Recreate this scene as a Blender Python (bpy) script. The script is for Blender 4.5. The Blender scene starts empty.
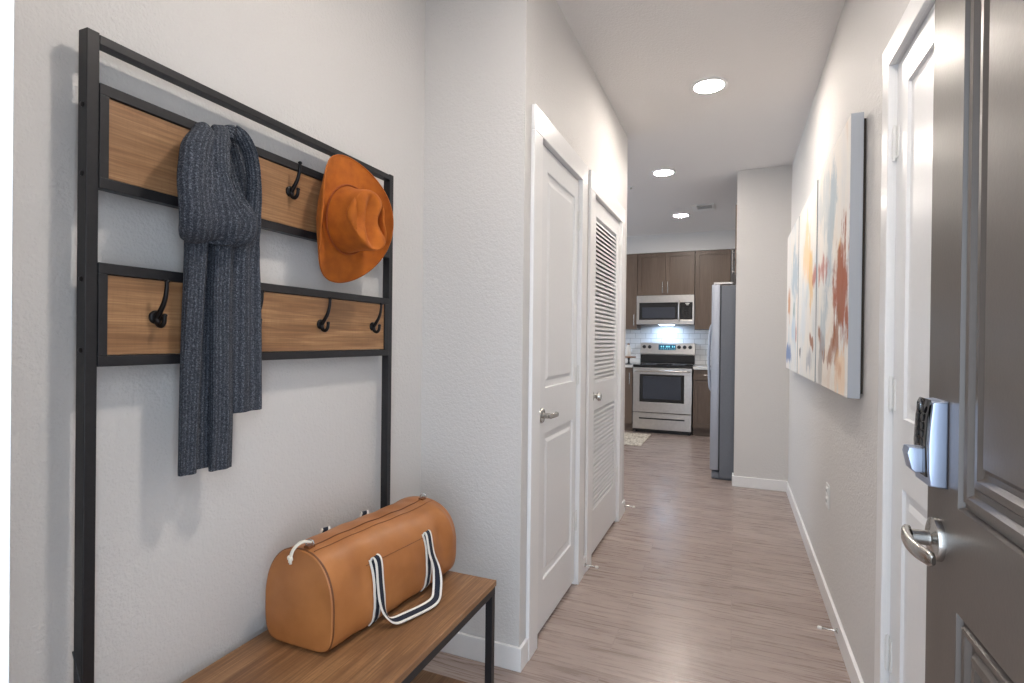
import bpy, bmesh, math, random
from mathutils import Vector, Matrix
random.seed(7)
PI = math.pi
S = bpy.context.scene
COL = S.collection

# ------------------------------------------------------------------ helpers
def lin(r, g, b):
    f = lambda v: (v/255/12.92) if v/255 <= .04045 else ((v/255+.055)/1.055)**2.4
    return (f(r), f(g), f(b), 1.0)

def wl(o):
    v = Vector((0, 0, 0))
    while o is not None:
        v += o.location; o = o.parent
    return v

def obj(name, bm, mat, parent=None, loc=None, smooth=None, sub=0):
    """link a bmesh (built in world coordinates) as one mesh object"""
    me = bpy.data.meshes.new(name)
    bm.normal_update()
    off = wl(parent) if parent else Vector(loc or (0, 0, 0))
    for v in bm.verts: v.co -= off
    bm.to_mesh(me); bm.free()
    mats = mat if isinstance(mat, (list, tuple)) else [mat]
    for m in mats: me.materials.append(m)
    o = bpy.data.objects.new(name, me); COL.objects.link(o)
    if parent: o.parent = parent
    else: o.location = off
    if smooth is not None:
        me.polygons.foreach_set('use_smooth', [True]*len(me.polygons))
        if smooth < 180: me.set_sharp_from_angle(angle=math.radians(smooth))
    if sub:
        md = o.modifiers.new('sub', 'SUBSURF'); md.levels = sub; md.render_levels = sub
    return o

def tag(o, label=None, cat=None, group=None, kind=None):
    if label: o['label'] = label
    if cat: o['category'] = cat
    if group: o['group'] = group
    if kind: o['kind'] = kind
    return o

def thing(name, label, cat, loc=(0, 0, 0), group=None):
    o = bpy.data.objects.new(name, None); o.empty_display_size = .05
    COL.objects.link(o); o.location = loc
    return tag(o, label, cat, group)

def dup(root, loc, label=None):
    r = root.copy(); COL.objects.link(r); r.location = loc
    if label: r['label'] = label
    for ch in list(root.children):
        c = ch.copy(); COL.objects.link(c); c.parent = r
        for g in list(ch.children):
            d = g.copy(); COL.objects.link(d); d.parent = c
    return r

def BM(): return bmesh.new()

def box(bm, x0, x1, y0, y1, z0, z1, bev=0, mi=0):
    if x0 > x1: x0, x1 = x1, x0
    if y0 > y1: y0, y1 = y1, y0
    if z0 > z1: z0, z1 = z1, z0
    vs = [bm.verts.new(p) for p in ((x0,y0,z0),(x1,y0,z0),(x1,y1,z0),(x0,y1,z0),(x0,y0,z1),(x1,y0,z1),(x1,y1,z1),(x0,y1,z1))]
    fs = [bm.faces.new([vs[i] for i in f]) for f in ((3,2,1,0),(4,5,6,7),(0,1,5,4),(1,2,6,5),(2,3,7,6),(3,0,4,7))]
    for f in fs: f.material_index = mi
    if bev:
        es = list({e for f in fs for e in f.edges})
        r = bmesh.ops.bevel(bm, geom=es, offset=bev, segments=2, affect='EDGES', profile=.5)
        for f in r['faces']: f.material_index = mi
    return bm

def rotbox(bm, c, size, rot):
    """box of a size centred on c, rotated by a 3x3 matrix"""
    sx, sy, sz = [s/2 for s in size]
    vs = [bm.verts.new(Vector(c) + rot @ Vector(p)) for p in ((-sx,-sy,-sz),(sx,-sy,-sz),(sx,sy,-sz),(-sx,sy,-sz),(-sx,-sy,sz),(sx,-sy,sz),(sx,sy,sz),(-sx,sy,sz))]
    for f in ((3,2,1,0),(4,5,6,7),(0,1,5,4),(1,2,6,5),(2,3,7,6),(3,0,4,7)): bm.faces.new([vs[i] for i in f])

def loft(bm, rings, closed=True, caps=True, uv=False, mi=0):
    """rings: list of lists of points, same length"""
    V = [[bm.verts.new(p) for p in r] for r in rings]
    n = len(rings[0]); L = bm.loops.layers.uv.verify() if uv else None
    m = n if closed else n-1
    for i in range(len(V)-1):
        for j in range(m):
            k = (j+1) % n
            f = bm.faces.new((V[i][j], V[i][k], V[i+1][k], V[i+1][j])); f.material_index = mi
            if L:
                for lp, (a, b) in zip(f.loops, ((j, i), (j+1, i), (j+1, i+1), (j, i+1))):
                    lp[L].uv = (a/m, b/(len(V)-1))
    if caps and closed:
        f = bm.faces.new(list(reversed(V[0]))); f.material_index = mi
        f = bm.faces.new(V[-1]); f.material_index = mi
    return V

def frames(pts, up=None):
    pts = [Vector(p) for p in pts]; out = []
    n = None
    for i, p in enumerate(pts):
        t = (pts[min(i+1, len(pts)-1)] - pts[max(i-1, 0)]).normalized()
        if n is None:
            u = Vector(up) if up else (Vector((0,0,1)) if abs(t.z) < .9 else Vector((1,0,0)))
            n = (u - t*u.dot(t)).normalized()
        else:
            n = (n - t*n.dot(t)).normalized()
        out.append((p, t, n, t.cross(n)))
    return out

def tube(bm, pts, r, seg=10, mi=0, caps=True):
    rs = r if isinstance(r, (list, tuple)) else [r]*len(pts)
    rings = []
    for (p, t, n, b), q in zip(frames(pts), rs):
        rings.append([p + n*(q*math.cos(2*PI*k/seg)) + b*(q*math.sin(2*PI*k/seg)) for k in range(seg)])
    loft(bm, rings, True, caps, mi=mi)

def spline(pts, n=8):
    """Catmull-Rom through points"""
    P = [Vector(p) for p in pts]; P = [2*P[0]-P[1]] + P + [2*P[-1]-P[-2]]
    out = []
    for i in range(1, len(P)-2):
        for k in range(n):
            t = k/n; a, b, c, d = P[i-1], P[i], P[i+1], P[i+2]
            out.append(.5*((2*b) + (c-a)*t + (2*a-5*b+4*c-d)*t*t + (3*b-a-3*c+d)*t**3))
    out.append(P[-2]); return out

def lathe(bm, prof, origin, axis=(0, 0, 1), seg=24, mi=0):
    """prof: list of (radius, height along axis)"""
    a = Vector(axis).normalized(); u = Vector((1,0,0)) if abs(a.x) < .9 else Vector((0,1,0))
    u = (u - a*u.dot(a)).normalized(); w = a.cross(u); o = Vector(origin)
    rings = [[o + a*h + u*(max(r, 1e-5)*math.cos(2*PI*k/seg)) + w*(max(r, 1e-5)*math.sin(2*PI*k/seg)) for k in range(seg)] for r, h in prof]
    loft(bm, rings, mi=mi)

def ribbon(bm, pts, W, width, th, uv=True):
    """flat webbing: W is the width direction (one vector, or one per point)"""
    pts = [Vector(p) for p in pts]; rings = []
    for i, p in enumerate(pts):
        t = (pts[min(i+1, len(pts)-1)] - pts[max(i-1, 0)]).normalized()
        w = Vector(W[i] if isinstance(W, list) else W); w = (w - t*w.dot(t)).normalized(); n = t.cross(w)
        h = width/2
        rings.append([p - w*h - n*th/2, p - w*h*.55 - n*th/2, p + w*h*.55 - n*th/2, p + w*h - n*th/2,
                      p + w*h + n*th/2, p + w*h*.55 + n*th/2, p - w*h*.55 + n*th/2, p - w*h + n*th/2])
    V = loft(bm, rings)
    bm.faces.ensure_lookup_table()
    return V

# ------------------------------------------------------------------ materials
class N:
    def __init__(s, name):
        s.m = bpy.data.materials.new(name); s.m.use_nodes = True
        s.t = s.m.node_tree; s.b = s.t.nodes['Principled BSDF']; s.x = 0
    def n(s, kind, **kw):
        nd = s.t.nodes.new('ShaderNode'+kind)
        for k, v in kw.items():
            if k[0] == '_': setattr(nd, k[1:], v)
            else: nd.inputs[k.replace('__', ' ')].default_value = v
        return nd
    def l(s, a, b): s.t.links.new(a, b)
    def coord(s, scale=(1, 1, 1), kind='Object', rot=(0, 0, 0)):
        tc = s.n('TexCoord'); mp = s.n('Mapping'); mp.inputs['Scale'].default_value = scale
        mp.inputs['Rotation'].default_value = rot
        s.l(tc.outputs[kind], mp.inputs[0]); return mp.outputs[0]
    def geo(s, scale=(1, 1, 1)):
        g = s.n('NewGeometry'); mp = s.n('Mapping'); mp.inputs['Scale'].default_value = scale
        s.l(g.outputs['Position'], mp.inputs[0]); return mp.outputs[0]
    def noise(s, vec, scale, detail=4, rough=.5, dist=0):
        nd = s.n('TexNoise', Scale=scale, Detail=detail, Roughness=rough, Distortion=dist); s.l(vec, nd.inputs['Vector']); return nd
    def ramp(s, fac, stops):
        r = s.n('ValToRGB'); e = r.color_ramp.elements
        while len(e) > 1: e.remove(e[-1])
        e[0].position, e[0].color = stops[0][0], stops[0][1]
        for p, c in stops[1:]:
            q = e.new(p); q.color = c
        s.l(fac, r.inputs[0]); return r.outputs[0]
    def mix(s, fac, a, b, mode='MIX'):
        m = s.n('Mix', _data_type='RGBA', _blend_type=mode)
        for v, i in ((fac, 0), (a, 6), (b, 7)):
            if hasattr(v, 'links'): s.l(v, m.inputs[i])
            else: m.inputs[i].default_value = v
        return m.outputs[2]
    def math(s, op, a, b=0.0):
        m = s.n('Math', _operation=op)
        for v, i in ((a, 0), (b, 1)):
            if hasattr(v, 'links'): s.l(v, m.inputs[i])
            else: m.inputs[i].default_value = v
        return m.outputs[0]
    def bump(s, h, strength=.3, dist=.002):
        b = s.n('Bump', Strength=strength, Distance=dist); s.l(h, b.inputs['Height']); s.l(b.outputs[0], s.b.inputs['Normal'])
    def base(s, c): s.l(c, s.b.inputs['Base Color'])
    def set(s, **k):
        for a, v in k.items(): s.b.inputs[a.replace('_', ' ')].default_value = v
        return s

def plain(name, rgb, rough=.5, metal=0.0, noise=0.0, nscale=60, bump=0, bscale=300, spec=.5, coat=0):
    k = N(name); k.set(Roughness=rough, Metallic=metal); k.b.inputs['Specular IOR Level'].default_value = spec
    if coat: k.set(Coat_Weight=coat)
    c = lin(*rgb); v = k.geo()
    nn = k.noise(v, nscale)
    lo = tuple(x*(1-noise) for x in c[:3])+(1,); hi = tuple(min(1, x*(1+noise)) for x in c[:3])+(1,)
    k.base(k.ramp(nn.outputs[0], [(.3, lo), (.7, hi)]))
    if bump: k.bump(k.noise(v, bscale, 2).outputs[0], bump, .001)
    return k.m

def emit(name, rgb, strength):
    k = N(name); k.set(Base_Color=lin(*rgb), Emission_Color=lin(*rgb), Emission_Strength=strength); return k.m

def paint_wall(name, rgb):
    k = N(name); k.set(Roughness=.62, Base_Color=lin(*rgb)); v = k.geo()
    k.b.inputs['Specular IOR Level'].default_value = .3
    a = k.noise(v, 150, 3, .55); b = k.noise(v, 70, 2, .5)
    h = k.math('ADD', a.outputs[0], b.outputs[0]); k.bump(h, .5, .004)
    return k.m

def wood(name, stops, axis='Y', scale=1.0, rough=.5, bump=.15):
    """stained oak: long streaks along one axis"""
    k = N(name); k.set(Roughness=rough)
    sc = {'X': (.07, 1, 1), 'Y': (1, .07, 1), 'Z': (1, 1, .07)}[axis]
    v = k.coord(tuple(a*scale for a in sc))
    n1 = k.noise(v, 42, 6, .62, .9); n2 = k.noise(v, 8, 3, .5, .6)
    f = k.math('ADD', k.math('MULTIPLY', n1.outputs[0], .6), k.math('MULTIPLY', n2.outputs[0], .4))
    c = k.ramp(f, stops)
    n3 = k.noise(k.coord(tuple(a*scale for a in {'X': (.02, 1, 1), 'Y': (1, .02, 1), 'Z': (1, 1, .02)}[axis])), 260, 2, .5)
    c = k.mix(k.ramp(n3.outputs[0], [(.42, (.45,.45,.45,1)), (.58, (0,0,0,1))]), c, stops[0][1])
    bl = k.noise(k.coord(tuple(a*scale for a in {'X': (.3, 1, 1), 'Y': (1, .3, 1), 'Z': (1, 1, .3)}[axis])), 7, 4, .6, 1.2)
    c = k.mix(k.ramp(bl.outputs[0], [(.42, (0,0,0,1)), (.62, (.55,.55,.55,1))]), c, k.mix(.5, stops[0][1], stops[1][1]))
    saw = k.noise(k.coord(tuple(a*scale for a in {'X': (1, .12, .12), 'Y': (.12, 1, .12), 'Z': (.12, .12, 1)}[axis])), 170, 2, .6)
    c = k.mix(k.ramp(saw.outputs[0], [(.35, (.10,.10,.10,1)), (.5, (0,0,0,1))]), c, stops[0][1])
    k.base(c); k.bump(n3.outputs[0], bump, .0008)
    return k.m

M = {}
M['wall'] = paint_wall('wall_paint', (211, 209, 207))
M['ceiling'] = paint_wall('ceiling_paint', (226, 223, 221))
M['white'] = plain('white_semigloss_paint', (232, 232, 232), .28, noise=.01, bump=.03, bscale=90)
M['door_white'] = plain('white_door_paint', (226, 227, 228), .3, noise=.01, bump=.05, bscale=120)
M['dark'] = plain('dark_gap', (25, 22, 20), .9)
M['metal'] = plain('black_powder_coat', (38, 38, 41), .42, .25, noise=.12, nscale=90, bump=.1, bscale=700)
M['hook'] = plain('oil_rubbed_black', (34, 33, 35), .3, .7, noise=.15)
M['oak'] = wood('rustic_oak_board', [(.28, lin(104, 72, 46)), (.42, lin(150, 110, 74)), (.55, lin(181, 139, 98)), (.7, lin(199, 158, 116))], 'Y', 1.0, .55)
M['oak_seat'] = wood('rustic_oak_seat', [(.28, lin(92, 62, 40)), (.42, lin(130, 92, 60)), (.55, lin(160, 120, 82)), (.72, lin(182, 144, 104))], 'Y', 1.0, .45)
M['nickel'] = plain('satin_nickel', (190, 188, 184), .25, 1.0, noise=.03)
M['chrome'] = plain('polished_lock_metal', (176, 188, 210), .38, 1.0)
M['steel'] = plain('brushed_stainless', (196, 192, 188), .3, 1.0, noise=.05, nscale=30)
M['glass_black'] = plain('black_glass', (14, 15, 18), .07, 0, spec=.7)
M['oven_glass'] = plain('oven_window_glass', (62, 66, 76), .12, .3, spec=.8)
M['black'] = plain('black_plastic', (22, 22, 24), .35)
M['fridge_door'] = plain('fridge_door_edge_grey', (168, 174, 186), .4, .35, noise=.02)
M['fridge_body'] = plain('fridge_side_grey', (106, 110, 118), .5, .1, noise=.04, bump=.1, bscale=500)
M['cab'] = wood('stained_brown_cabinet', [(.3, lin(88, 73, 62)), (.5, lin(108, 91, 78)), (.7, lin(122, 104, 90))], 'Z', .6, .4, .05)
M['counter'] = plain('pale_quartz', (214, 213, 210), .2, noise=.06, nscale=40)
M['rubber'] = plain('white_rubber', (225, 222, 216), .6)
M['brown_door'] = plain('dark_brown_satin_paint', (80, 72, 66), .36, noise=.03, bump=.12, bscale=160, spec=.55)
M['leather'] = None
M['plastic_white'] = plain('white_plastic', (224, 224, 222), .35)
M['cord'] = plain('cream_cotton_cord', (232, 226, 212), .8, bump=.4, bscale=900)
M['leather_trim'] = plain('dark_tan_trim', (112, 66, 34), .5)
M['light_on'] = emit('lit_led_diffuser', (255, 244, 233), 262)
M['micro_light'] = emit('cool_task_lamp', (190, 220, 255), 60)
M['display'] = emit('blue_green_display', (24, 80, 100), .3)
M['display_on'] = emit('display_digits', (150, 230, 240), .35)

# leather
k = N('tan_pebbled_leather'); k.set(Roughness=.42); v = k.coord((1, 1, 1))
vo = k.n('TexVoronoi', Scale=420.0); k.l(v, vo.inputs['Vector'])
k.base(k.ramp(k.noise(v, 9, 4).outputs[0], [(.3, lin(158, 99, 52)), (.7, lin(180, 119, 68))]))
k.bump(vo.outputs['Distance'], .25, .0006); M['leather'] = k.m
# felt
k = N('rust_orange_felt'); k.set(Roughness=.85, Sheen_Weight=.2, Sheen_Roughness=.5, Sheen_Tint=lin(255, 170, 90)); v = k.coord()
k.base(k.ramp(k.noise(v, 30, 5).outputs[0], [(.3, lin(152, 76, 8)), (.7, lin(178, 96, 14))]))
k.bump(k.noise(v, 900, 2).outputs[0], .25, .0006); M['felt'] = k.m
M['felt_band'] = plain('braided_felt_band', (140, 66, 14), .8, bump=.5, bscale=500)
# knit: ribs run along v of the swept uv
def knit(name, ribs):
    k = N(name); k.set(Roughness=.95)
    tc = k.n('TexCoord'); sep = k.n('SeparateXYZ'); k.l(tc.outputs['UV'], sep.inputs[0])
    g = k.coord()
    wob = k.math('MULTIPLY', k.noise(g, 30, 2).outputs[0], 2.5)
    rib = k.math('SINE', k.math('ADD', k.math('MULTIPLY', sep.outputs[0], 2*PI/.0075), wob))
    st = k.math('SINE', k.math('ADD', k.math('MULTIPLY', sep.outputs[1], 2*PI/.006), k.math('MULTIPLY', rib, 1.2)))
    h = k.math('ADD', k.math('MULTIPLY', rib, .45), k.math('MULTIPLY', st, .22))
    h = k.math('ADD', h, k.math('MULTIPLY', k.noise(g, 380, 3, .7).outputs[0], 1.6))
    hz = k.noise(g, 300, 4, .85)
    c = k.ramp(hz.outputs[0], [(.34, lin(36, 40, 48)), (.5, lin(68, 74, 85)), (.64, lin(130, 137, 148))])
    c = k.mix(k.ramp(rib, [(.0, (.45,.45,.45,1)), (.5, (0,0,0,1))]), c, lin(32, 37, 47))
    k.base(c); k.bump(h, 1.0, .0028); return k.m
M['knit'] = knit('slate_blue_rib_knit', 26)
# webbing: navy with white edges by material slots
M['navy'] = plain('navy_webbing', (26, 32, 48), .85, bump=.5, bscale=900)
M['webwhite'] = plain('white_webbing_edge', (228, 225, 218), .85, bump=.5, bscale=900)

# floor: planks laid across the hall
k = N('greige_vinyl_planks'); k.set(Roughness=.36); k.b.inputs['Specular IOR Level'].default_value = .55
v = k.geo()
br = k.n('TexBrick', Scale=1.0, Mortar__Size=.0016, Mortar__Smooth=.1, Bias=0.0, Brick__Width=1.22, Row__Height=.18, _offset=.37, _squash=1.0)
br.inputs['Color1'].default_value = (0, 0, 0, 1); br.inputs['Color2'].default_value = (1, 1, 1, 1); br.inputs['Mortar'].default_value = (.5, .5, .5, 1)
k.l(v, br.inputs['Vector'])
va = k.n('VectorMath', _operation='MULTIPLY_ADD'); k.l(v, va.inputs[0]); va.inputs[1].default_value = (.055, 1, 1)
cm = k.n('VectorMath', _operation='SCALE'); k.l(br.outputs['Color'], cm.inputs[0]); cm.inputs['Scale'].default_value = 3.1
k.l(cm.outputs[0], va.inputs[2])
g1 = k.noise(va.outputs[0], 75, 6, .62, .5); g2 = k.noise(va.outputs[0], 16, 3, .5, .4)
f = k.math('ADD', k.math('MULTIPLY', g1.outputs[0], .55), k.math('MULTIPLY', g2.outputs[0], .45))
c = k.ramp(f, [(.3, lin(108, 92, 86)), (.44, lin(142, 126, 119)), (.56, lin(163, 147, 140)), (.72, lin(186, 171, 164))])
c = k.mix(.28, c, k.mix(br.outputs['Color'], lin(144, 128, 120), lin(168, 153, 145)))
c = k.mix(k.math('MULTIPLY', br.outputs['Fac'], .3), c, lin(80, 64, 55))
k.base(c)
hh = k.math('SUBTRACT', k.math('MULTIPLY', g1.outputs[0], .35), br.outputs['Fac']); k.bump(hh, .22, .0012)
k.l(k.ramp(g1.outputs[0], [(.3, (.22,.22,.22,1)), (.7, (.36,.36,.36,1))]), k.b.inputs['Roughness'])
M['floor'] = k.m

# subway tile
k = N('white_subway_tile'); k.set(Roughness=.12); g = k.n('NewGeometry'); sp = k.n('SeparateXYZ'); cb = k.n('CombineXYZ')
k.l(g.outputs['Position'], sp.inputs[0]); k.l(sp.outputs[0], cb.inputs[0]); k.l(sp.outputs[2], cb.inputs[1])
br = k.n('TexBrick', Scale=1.0, Mortar__Size=.003, Mortar__Smooth=.2, Brick__Width=.152, Row__Height=.076)
br.inputs['Color1'].default_value = lin(222, 222, 222); br.inputs['Color2'].default_value = lin(230, 230, 230); br.inputs['Mortar'].default_value = lin(178, 178, 178)
k.l(cb.outputs[0], br.inputs['Vector']); k.base(br.outputs['Color']); k.bump(k.math('MULTIPLY', br.outputs['Fac'], -1), .4, .002)
M['tile'] = k.m
# woven mat
k = N('cream_woven_mat'); k.set(Roughness=.95); v = k.geo()
w1 = k.n('TexWave', Scale=30.0, Distortion=1.5, Detail=2.0); k.l(v, w1.inputs['Vector'])
k.base(k.ramp(k.noise(k.geo((1, .3, 1)), 45, 3).outputs[0], [(.35, lin(170, 158, 142)), (.6, lin(222, 214, 200))])); k.bump(w1.outputs['Fac'], .5, .003); M['mat'] = k.m

# ------------------------------------------------------------------ room numbers (metres; +Y runs down the hall, camera at the entry)
XL, XR = -.742, .424            # hall walls
XN = -1.186                     # wall behind the hall tree
YF0, YF1 = .14, .265             # entry wall
YB = 1.888                      # end of the niche
YC = 3.95                      # where the left hall wall stops
YE = 5.052                      # end wall of the hall
YK = 8.07                       # kitchen wall
H = 2.743
def struct(name, bm, mat, **k):
    o = obj(name, bm, mat, **k); o['kind'] = 'structure'; return o

b = BM(); box(b, -4.6, 1.3, -1.2, 8.2, -.08, 0); struct('floor', b, M['floor'])
b = BM(); box(b, -4.6, 1.3, YF0, 8.2, H, H+.1); struct('ceiling', b, M['ceiling'])
b = BM(); box(b, XN-.12, XN, YF0, YB+.1, 0, H); struct('wall_left', b, M['wall'])
b = BM(); box(b, XN, XL-.12, YB, YB+.1, 0, H); struct('wall_niche', b, M['wall'])
# left hall wall with its two openings
D1, D2, DH = (2.052, 2.667), (2.940, 3.708), 2.074
b = BM()
for y0, y1, z0 in ((YB, D1[0]-.012, 0), (D1[1]+.012, D2[0]-.012, 0), (D2[1]+.012, YC, 0), (D1[0]-.012, D1[1]+.012, DH+.012), (D2[0]-.012, D2[1]+.012, DH+.012)):
    box(b, XL-.12, XL, y0, y1, z0, H)
bmesh.ops.remove_doubles(b, verts=b.verts, dist=1e-5)
struct('wall_hall_left', b, M['wall'])
b = BM(); box(b, -1.7, XL-.12, YC-.1, YC, 0, H); box(b, -4.6, -1.7, YC-.1, YC, 0, H); struct('wall_living_front', b, M['wall'])
b = BM(); box(b, -1.7, -1.6, YB+.1, YC-.1, 0, H); box(b, -1.6, XL-.12, 2.76, 2.85, 0, H); struct('wall_closet', b, M['wall'])
# right hall wall with the closet opening
D3 = (1.085, 1.882)
b = BM()
for y0, y1, z0 in ((YF0, D3[0]-.012, 0), (D3[1]+.012, YE+.12, 0), (D3[0]-.012, D3[1]+.012, DH+.012)):
    box(b, XR, XR+.12, y0, y1, z0, H)
struct('wall_hall_right', b, M['wall'])
b = BM(); box(b, XR+.62, XR+.72, .9, 2.1, 0, H); box(b, XR+.12, XR+.62, .9, .98, 0, H); box(b, XR+.12, XR+.62, 2.02, 2.1, 0, H); struct('wall_closet_right', b, M['wall'])
b = BM(); box(b, .003, XR, YE, YE+.12, 0, H); struct('wall_hall_end', b, M['wall'])
b = BM(); box(b, XR+.3, XR+.42, YE+.12, YK, 0, H); struct('wall_kitchen_right', b, M['wall'])
b = BM(); box(b, XR+.12, XR+.42, YE, YE+.12, 0, H); struct('wall_alcove', b, M['wall'])
b = BM(); box(b, -4.6, XR+.42, YK, YK+.12, 0, H); struct('wall_kitchen', b, M['wall'])
b = BM(); box(b, -4.5, XR+.3, 7.70, YK, 2.493, H); struct('wall_soffit', b, M['wall'])
b = BM(); box(b, -2.6, -.16, YK-.008, YK, .93, 1.44); struct('wall_backsplash', b, M['tile'])
# living room outer wall with a window opening
b = BM(); WY0, WY1, WZ0, WZ1 = 4.3, 7.3, .35, 2.4
for y0, y1, z0, z1 in ((YC-.1, WY0, 0, H), (WY1, YK, 0, H), (WY0, WY1, 0, WZ0), (WY0, WY1, WZ1, H)): box(b, -4.6, -4.5, y0, y1, z0, z1)
struct('wall_living', b, M['wall'])
b = BM()
for y0, y1, z0, z1 in ((WY0, WY1, WZ0, WZ0+.05), (WY0, WY1, WZ1-.05, WZ1), (WY0, WY0+.05, WZ0, WZ1), (WY1-.05, WY1, WZ0, WZ1), (5.77, 5.83, WZ0, WZ1)): box(b, -4.58, -4.52, y0, y1, z0, z1)
struct('window_1', b, M['white'])
# entry wall (the camera stands in its doorway)
DX0, DX1 = -.612, .305
b = BM()
box(b, XN-.12, DX0-.02, YF0, YF1, 0, H); box(b, DX1+.03, XR, YF0, YF1, 0, H); box(b, DX0-.02, DX1+.03, YF0, YF1, 2.10, H)
struct('wall_front', b, M['wall'])
b = BM()   # painted frame of the entry door
box(b, DX0-.02, DX0, YF0-.01, YF1+.012, 0, 2.10); box(b, DX1+.045, DX1+.065, YF0-.01, YF1-.10, 0, 2.10); box(b, DX0, DX1+.03, YF0-.01, YF1+.012, 2.08, 2.10)
box(b, DX0-.085, DX0-.018, YF1, YF1+.012, 0, 2.165); box(b, DX0-.085, DX1+.06, YF1, YF1+.012, 2.098, 2.165)
struct('trim_5', b, M['white'])

# ---- baseboards
BH, BT = .09, .013
def baseboard(name, segs):
    b = BM()
    for x0, x1, y0, y1 in segs:
        box(b, x0, x1, y0, y1, 0, BH, .0025)
    return struct(name, b, M['white'])
baseboard('baseboard_niche', [(XN, XL+BT, YB-BT, YB)])
baseboard('baseboard_left', [(XN, XN+BT, YF1, YB-BT)])
baseboard('baseboard_hall_left', [(XL, XL+BT, YB, D1[0]-.098), (XL, XL+BT, D1[1]+.098, D2[0]-.104), (XL, XL+BT, D2[1]+.104, YC)])
baseboard('baseboard_hall_right', [(XR-BT, XR, D3[1]+.076, YE-BT), (XR-BT, XR, .45, D3[0]-.076)])
baseboard('baseboard_hall_end', [(.003-BT, XR, YE-BT, YE), (.003-BT, .003, YE, YE+.12)])

# ---- casings and jambs
def casing(name, X, sgn, y0, y1, w, top=DH):
    """sgn: +1 when the room is on the +X side"""
    b = BM(); t = .016*sgn
    zt = top+w
    # mitred casing with a stepped profile
    for a, d in ((0, t), (w*.72, t*.6)):
        pass
    for s, (ya, yb) in ((0, (y0-w, y0)), (1, (y1, y1+w))):
        box(b, X, X+t, ya, yb, 0, top, .003)
    box(b, X, X+t, y0-w, y1+w, top, zt, .003)
    # jamb lining
    for ya, yb in ((y0-.012, y0), (y1, y1+.012)): box(b, X+.002*sgn, X-.12*sgn, ya, yb, 0, top)
    box(b, X+.002*sgn, X-.12*sgn, y0-.012, y1+.012, top, top+.012)
    # door stops
    for ya, yb in ((y0, y0+.012), (y1-.012, y1)): box(b, X-.055*sgn, X-.085*sgn, ya, yb, 0, top)
    box(b, X-.055*sgn, X-.085*sgn, y0, y1, top-.012, top)
    return struct(name, b, M['white'])
casing('trim_1', XL, 1, *D1, .098)
casing('trim_2', XL, 1, *D2, .104)
casing('trim_3', XR, -1, *D3, .072)

# ---- panelled door leaves
def leaf(bm, X, sgn, y0, y1, z0, z1, th, panels, prof, holes=()):
    """front face in the plane X facing sgn; prof = [(inset, depth)...]"""
    P = lambda y, z, d=0: bm.verts.new((X - sgn*d, y, z))
    def quad(a, b_, c, d):
        f = [a, b_, c, d]
        bm.faces.new(f if sgn > 0 else f[::-1])
    def rect(ya, yb, za, zb, d=0):
        quad(P(ya, za, d), P(yb, za, d), P(yb, zb, d), P(ya, zb, d))
    allp = sorted(list(panels)+list(holes), key=lambda p: p[2])
    pa, pb = allp[0][0], allp[0][1]
    rect(y0, pa, z0, z1); rect(pb, y1, z0, z1)
    z = z0
    for p in allp: rect(pa, pb, z, p[2]); z = p[3]
    rect(pa, pb, z, z1)
    for p in panels:
        ring = None
        for ins, d in [(0, 0)]+list(prof):
            c = [(p[0]+ins, p[2]+ins), (p[1]-ins, p[2]+ins), (p[1]-ins, p[3]-ins), (p[0]+ins, p[3]-ins)]
            new = [(y, zz, d) for y, zz in c]
            if ring:
                for i in range(4):
                    j = (i+1) % 4
                    quad(P(*ring[i]), P(*ring[j]), P(*new[j]), P(*new[i]))
            ring = new
        quad(*[P(*q) for q in ring])
    for h in holes:
        for (ya, za), (yb, zb) in (((h[0], h[2]), (h[1], h[2])), ((h[1], h[2]), (h[1], h[3])), ((h[1], h[3]), (h[0], h[3])), ((h[0], h[3]), (h[0], h[2]))):
            quad(P(ya, za), P(ya, za, th), P(yb, zb, th), P(yb, zb))
    # sides and back
    quad(P(y0, z0), P(y0, z1), P(y0, z1, th), P(y0, z0, th)); quad(P(y1, z1), P(y1, z0), P(y1, z0, th), P(y1, z1, th))
    quad(P(y0, z0, th), P(y1, z0, th), P(y1, z0), P(y0, z0)); quad(P(y0, z1), P(y1, z1), P(y1, z1, th), P(y0, z1, th))
    if holes:
        for r in ((y0, pa, z0, z1), (pb, y1, z0, z1)): quad(P(r[1], r[2], th), P(r[0], r[2], th), P(r[0], r[3], th), P(r[1], r[3], th))
        z = z0
        for p in allp+[(0, 0, z1, z1)]:
            quad(P(pb, z, th), P(pa, z, th), P(pa, p[2], th), P(pb, p[2], th)); z = p[3]
    else:
        quad(P(y1, z0, th), P(y0, z0, th), P(y0, z1, th), P(y1, z1, th))
    bmesh.ops.remove_doubles(bm, verts=bm.verts, dist=1e-6)

def hinge(parent, X, sgn, y, z):
    b = BM()
    for i in range(5):
        tube(b, [(X+sgn*.006, y, z-.045+.018*i+.0014), (X+sgn*.006, y, z-.045+.018*(i+1)-.0014)], .0062, 12)
    tube(b, [(X+sgn*.006, y, z-.052), (X+sgn*.006, y, z+.052)], .0045, 10)
    box(b, X, X+sgn*.0025, y-.026, y+.024, z-.045, z+.045)
    o = obj('hinge', b, M['plastic_white'], parent, smooth=40); return o

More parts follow.
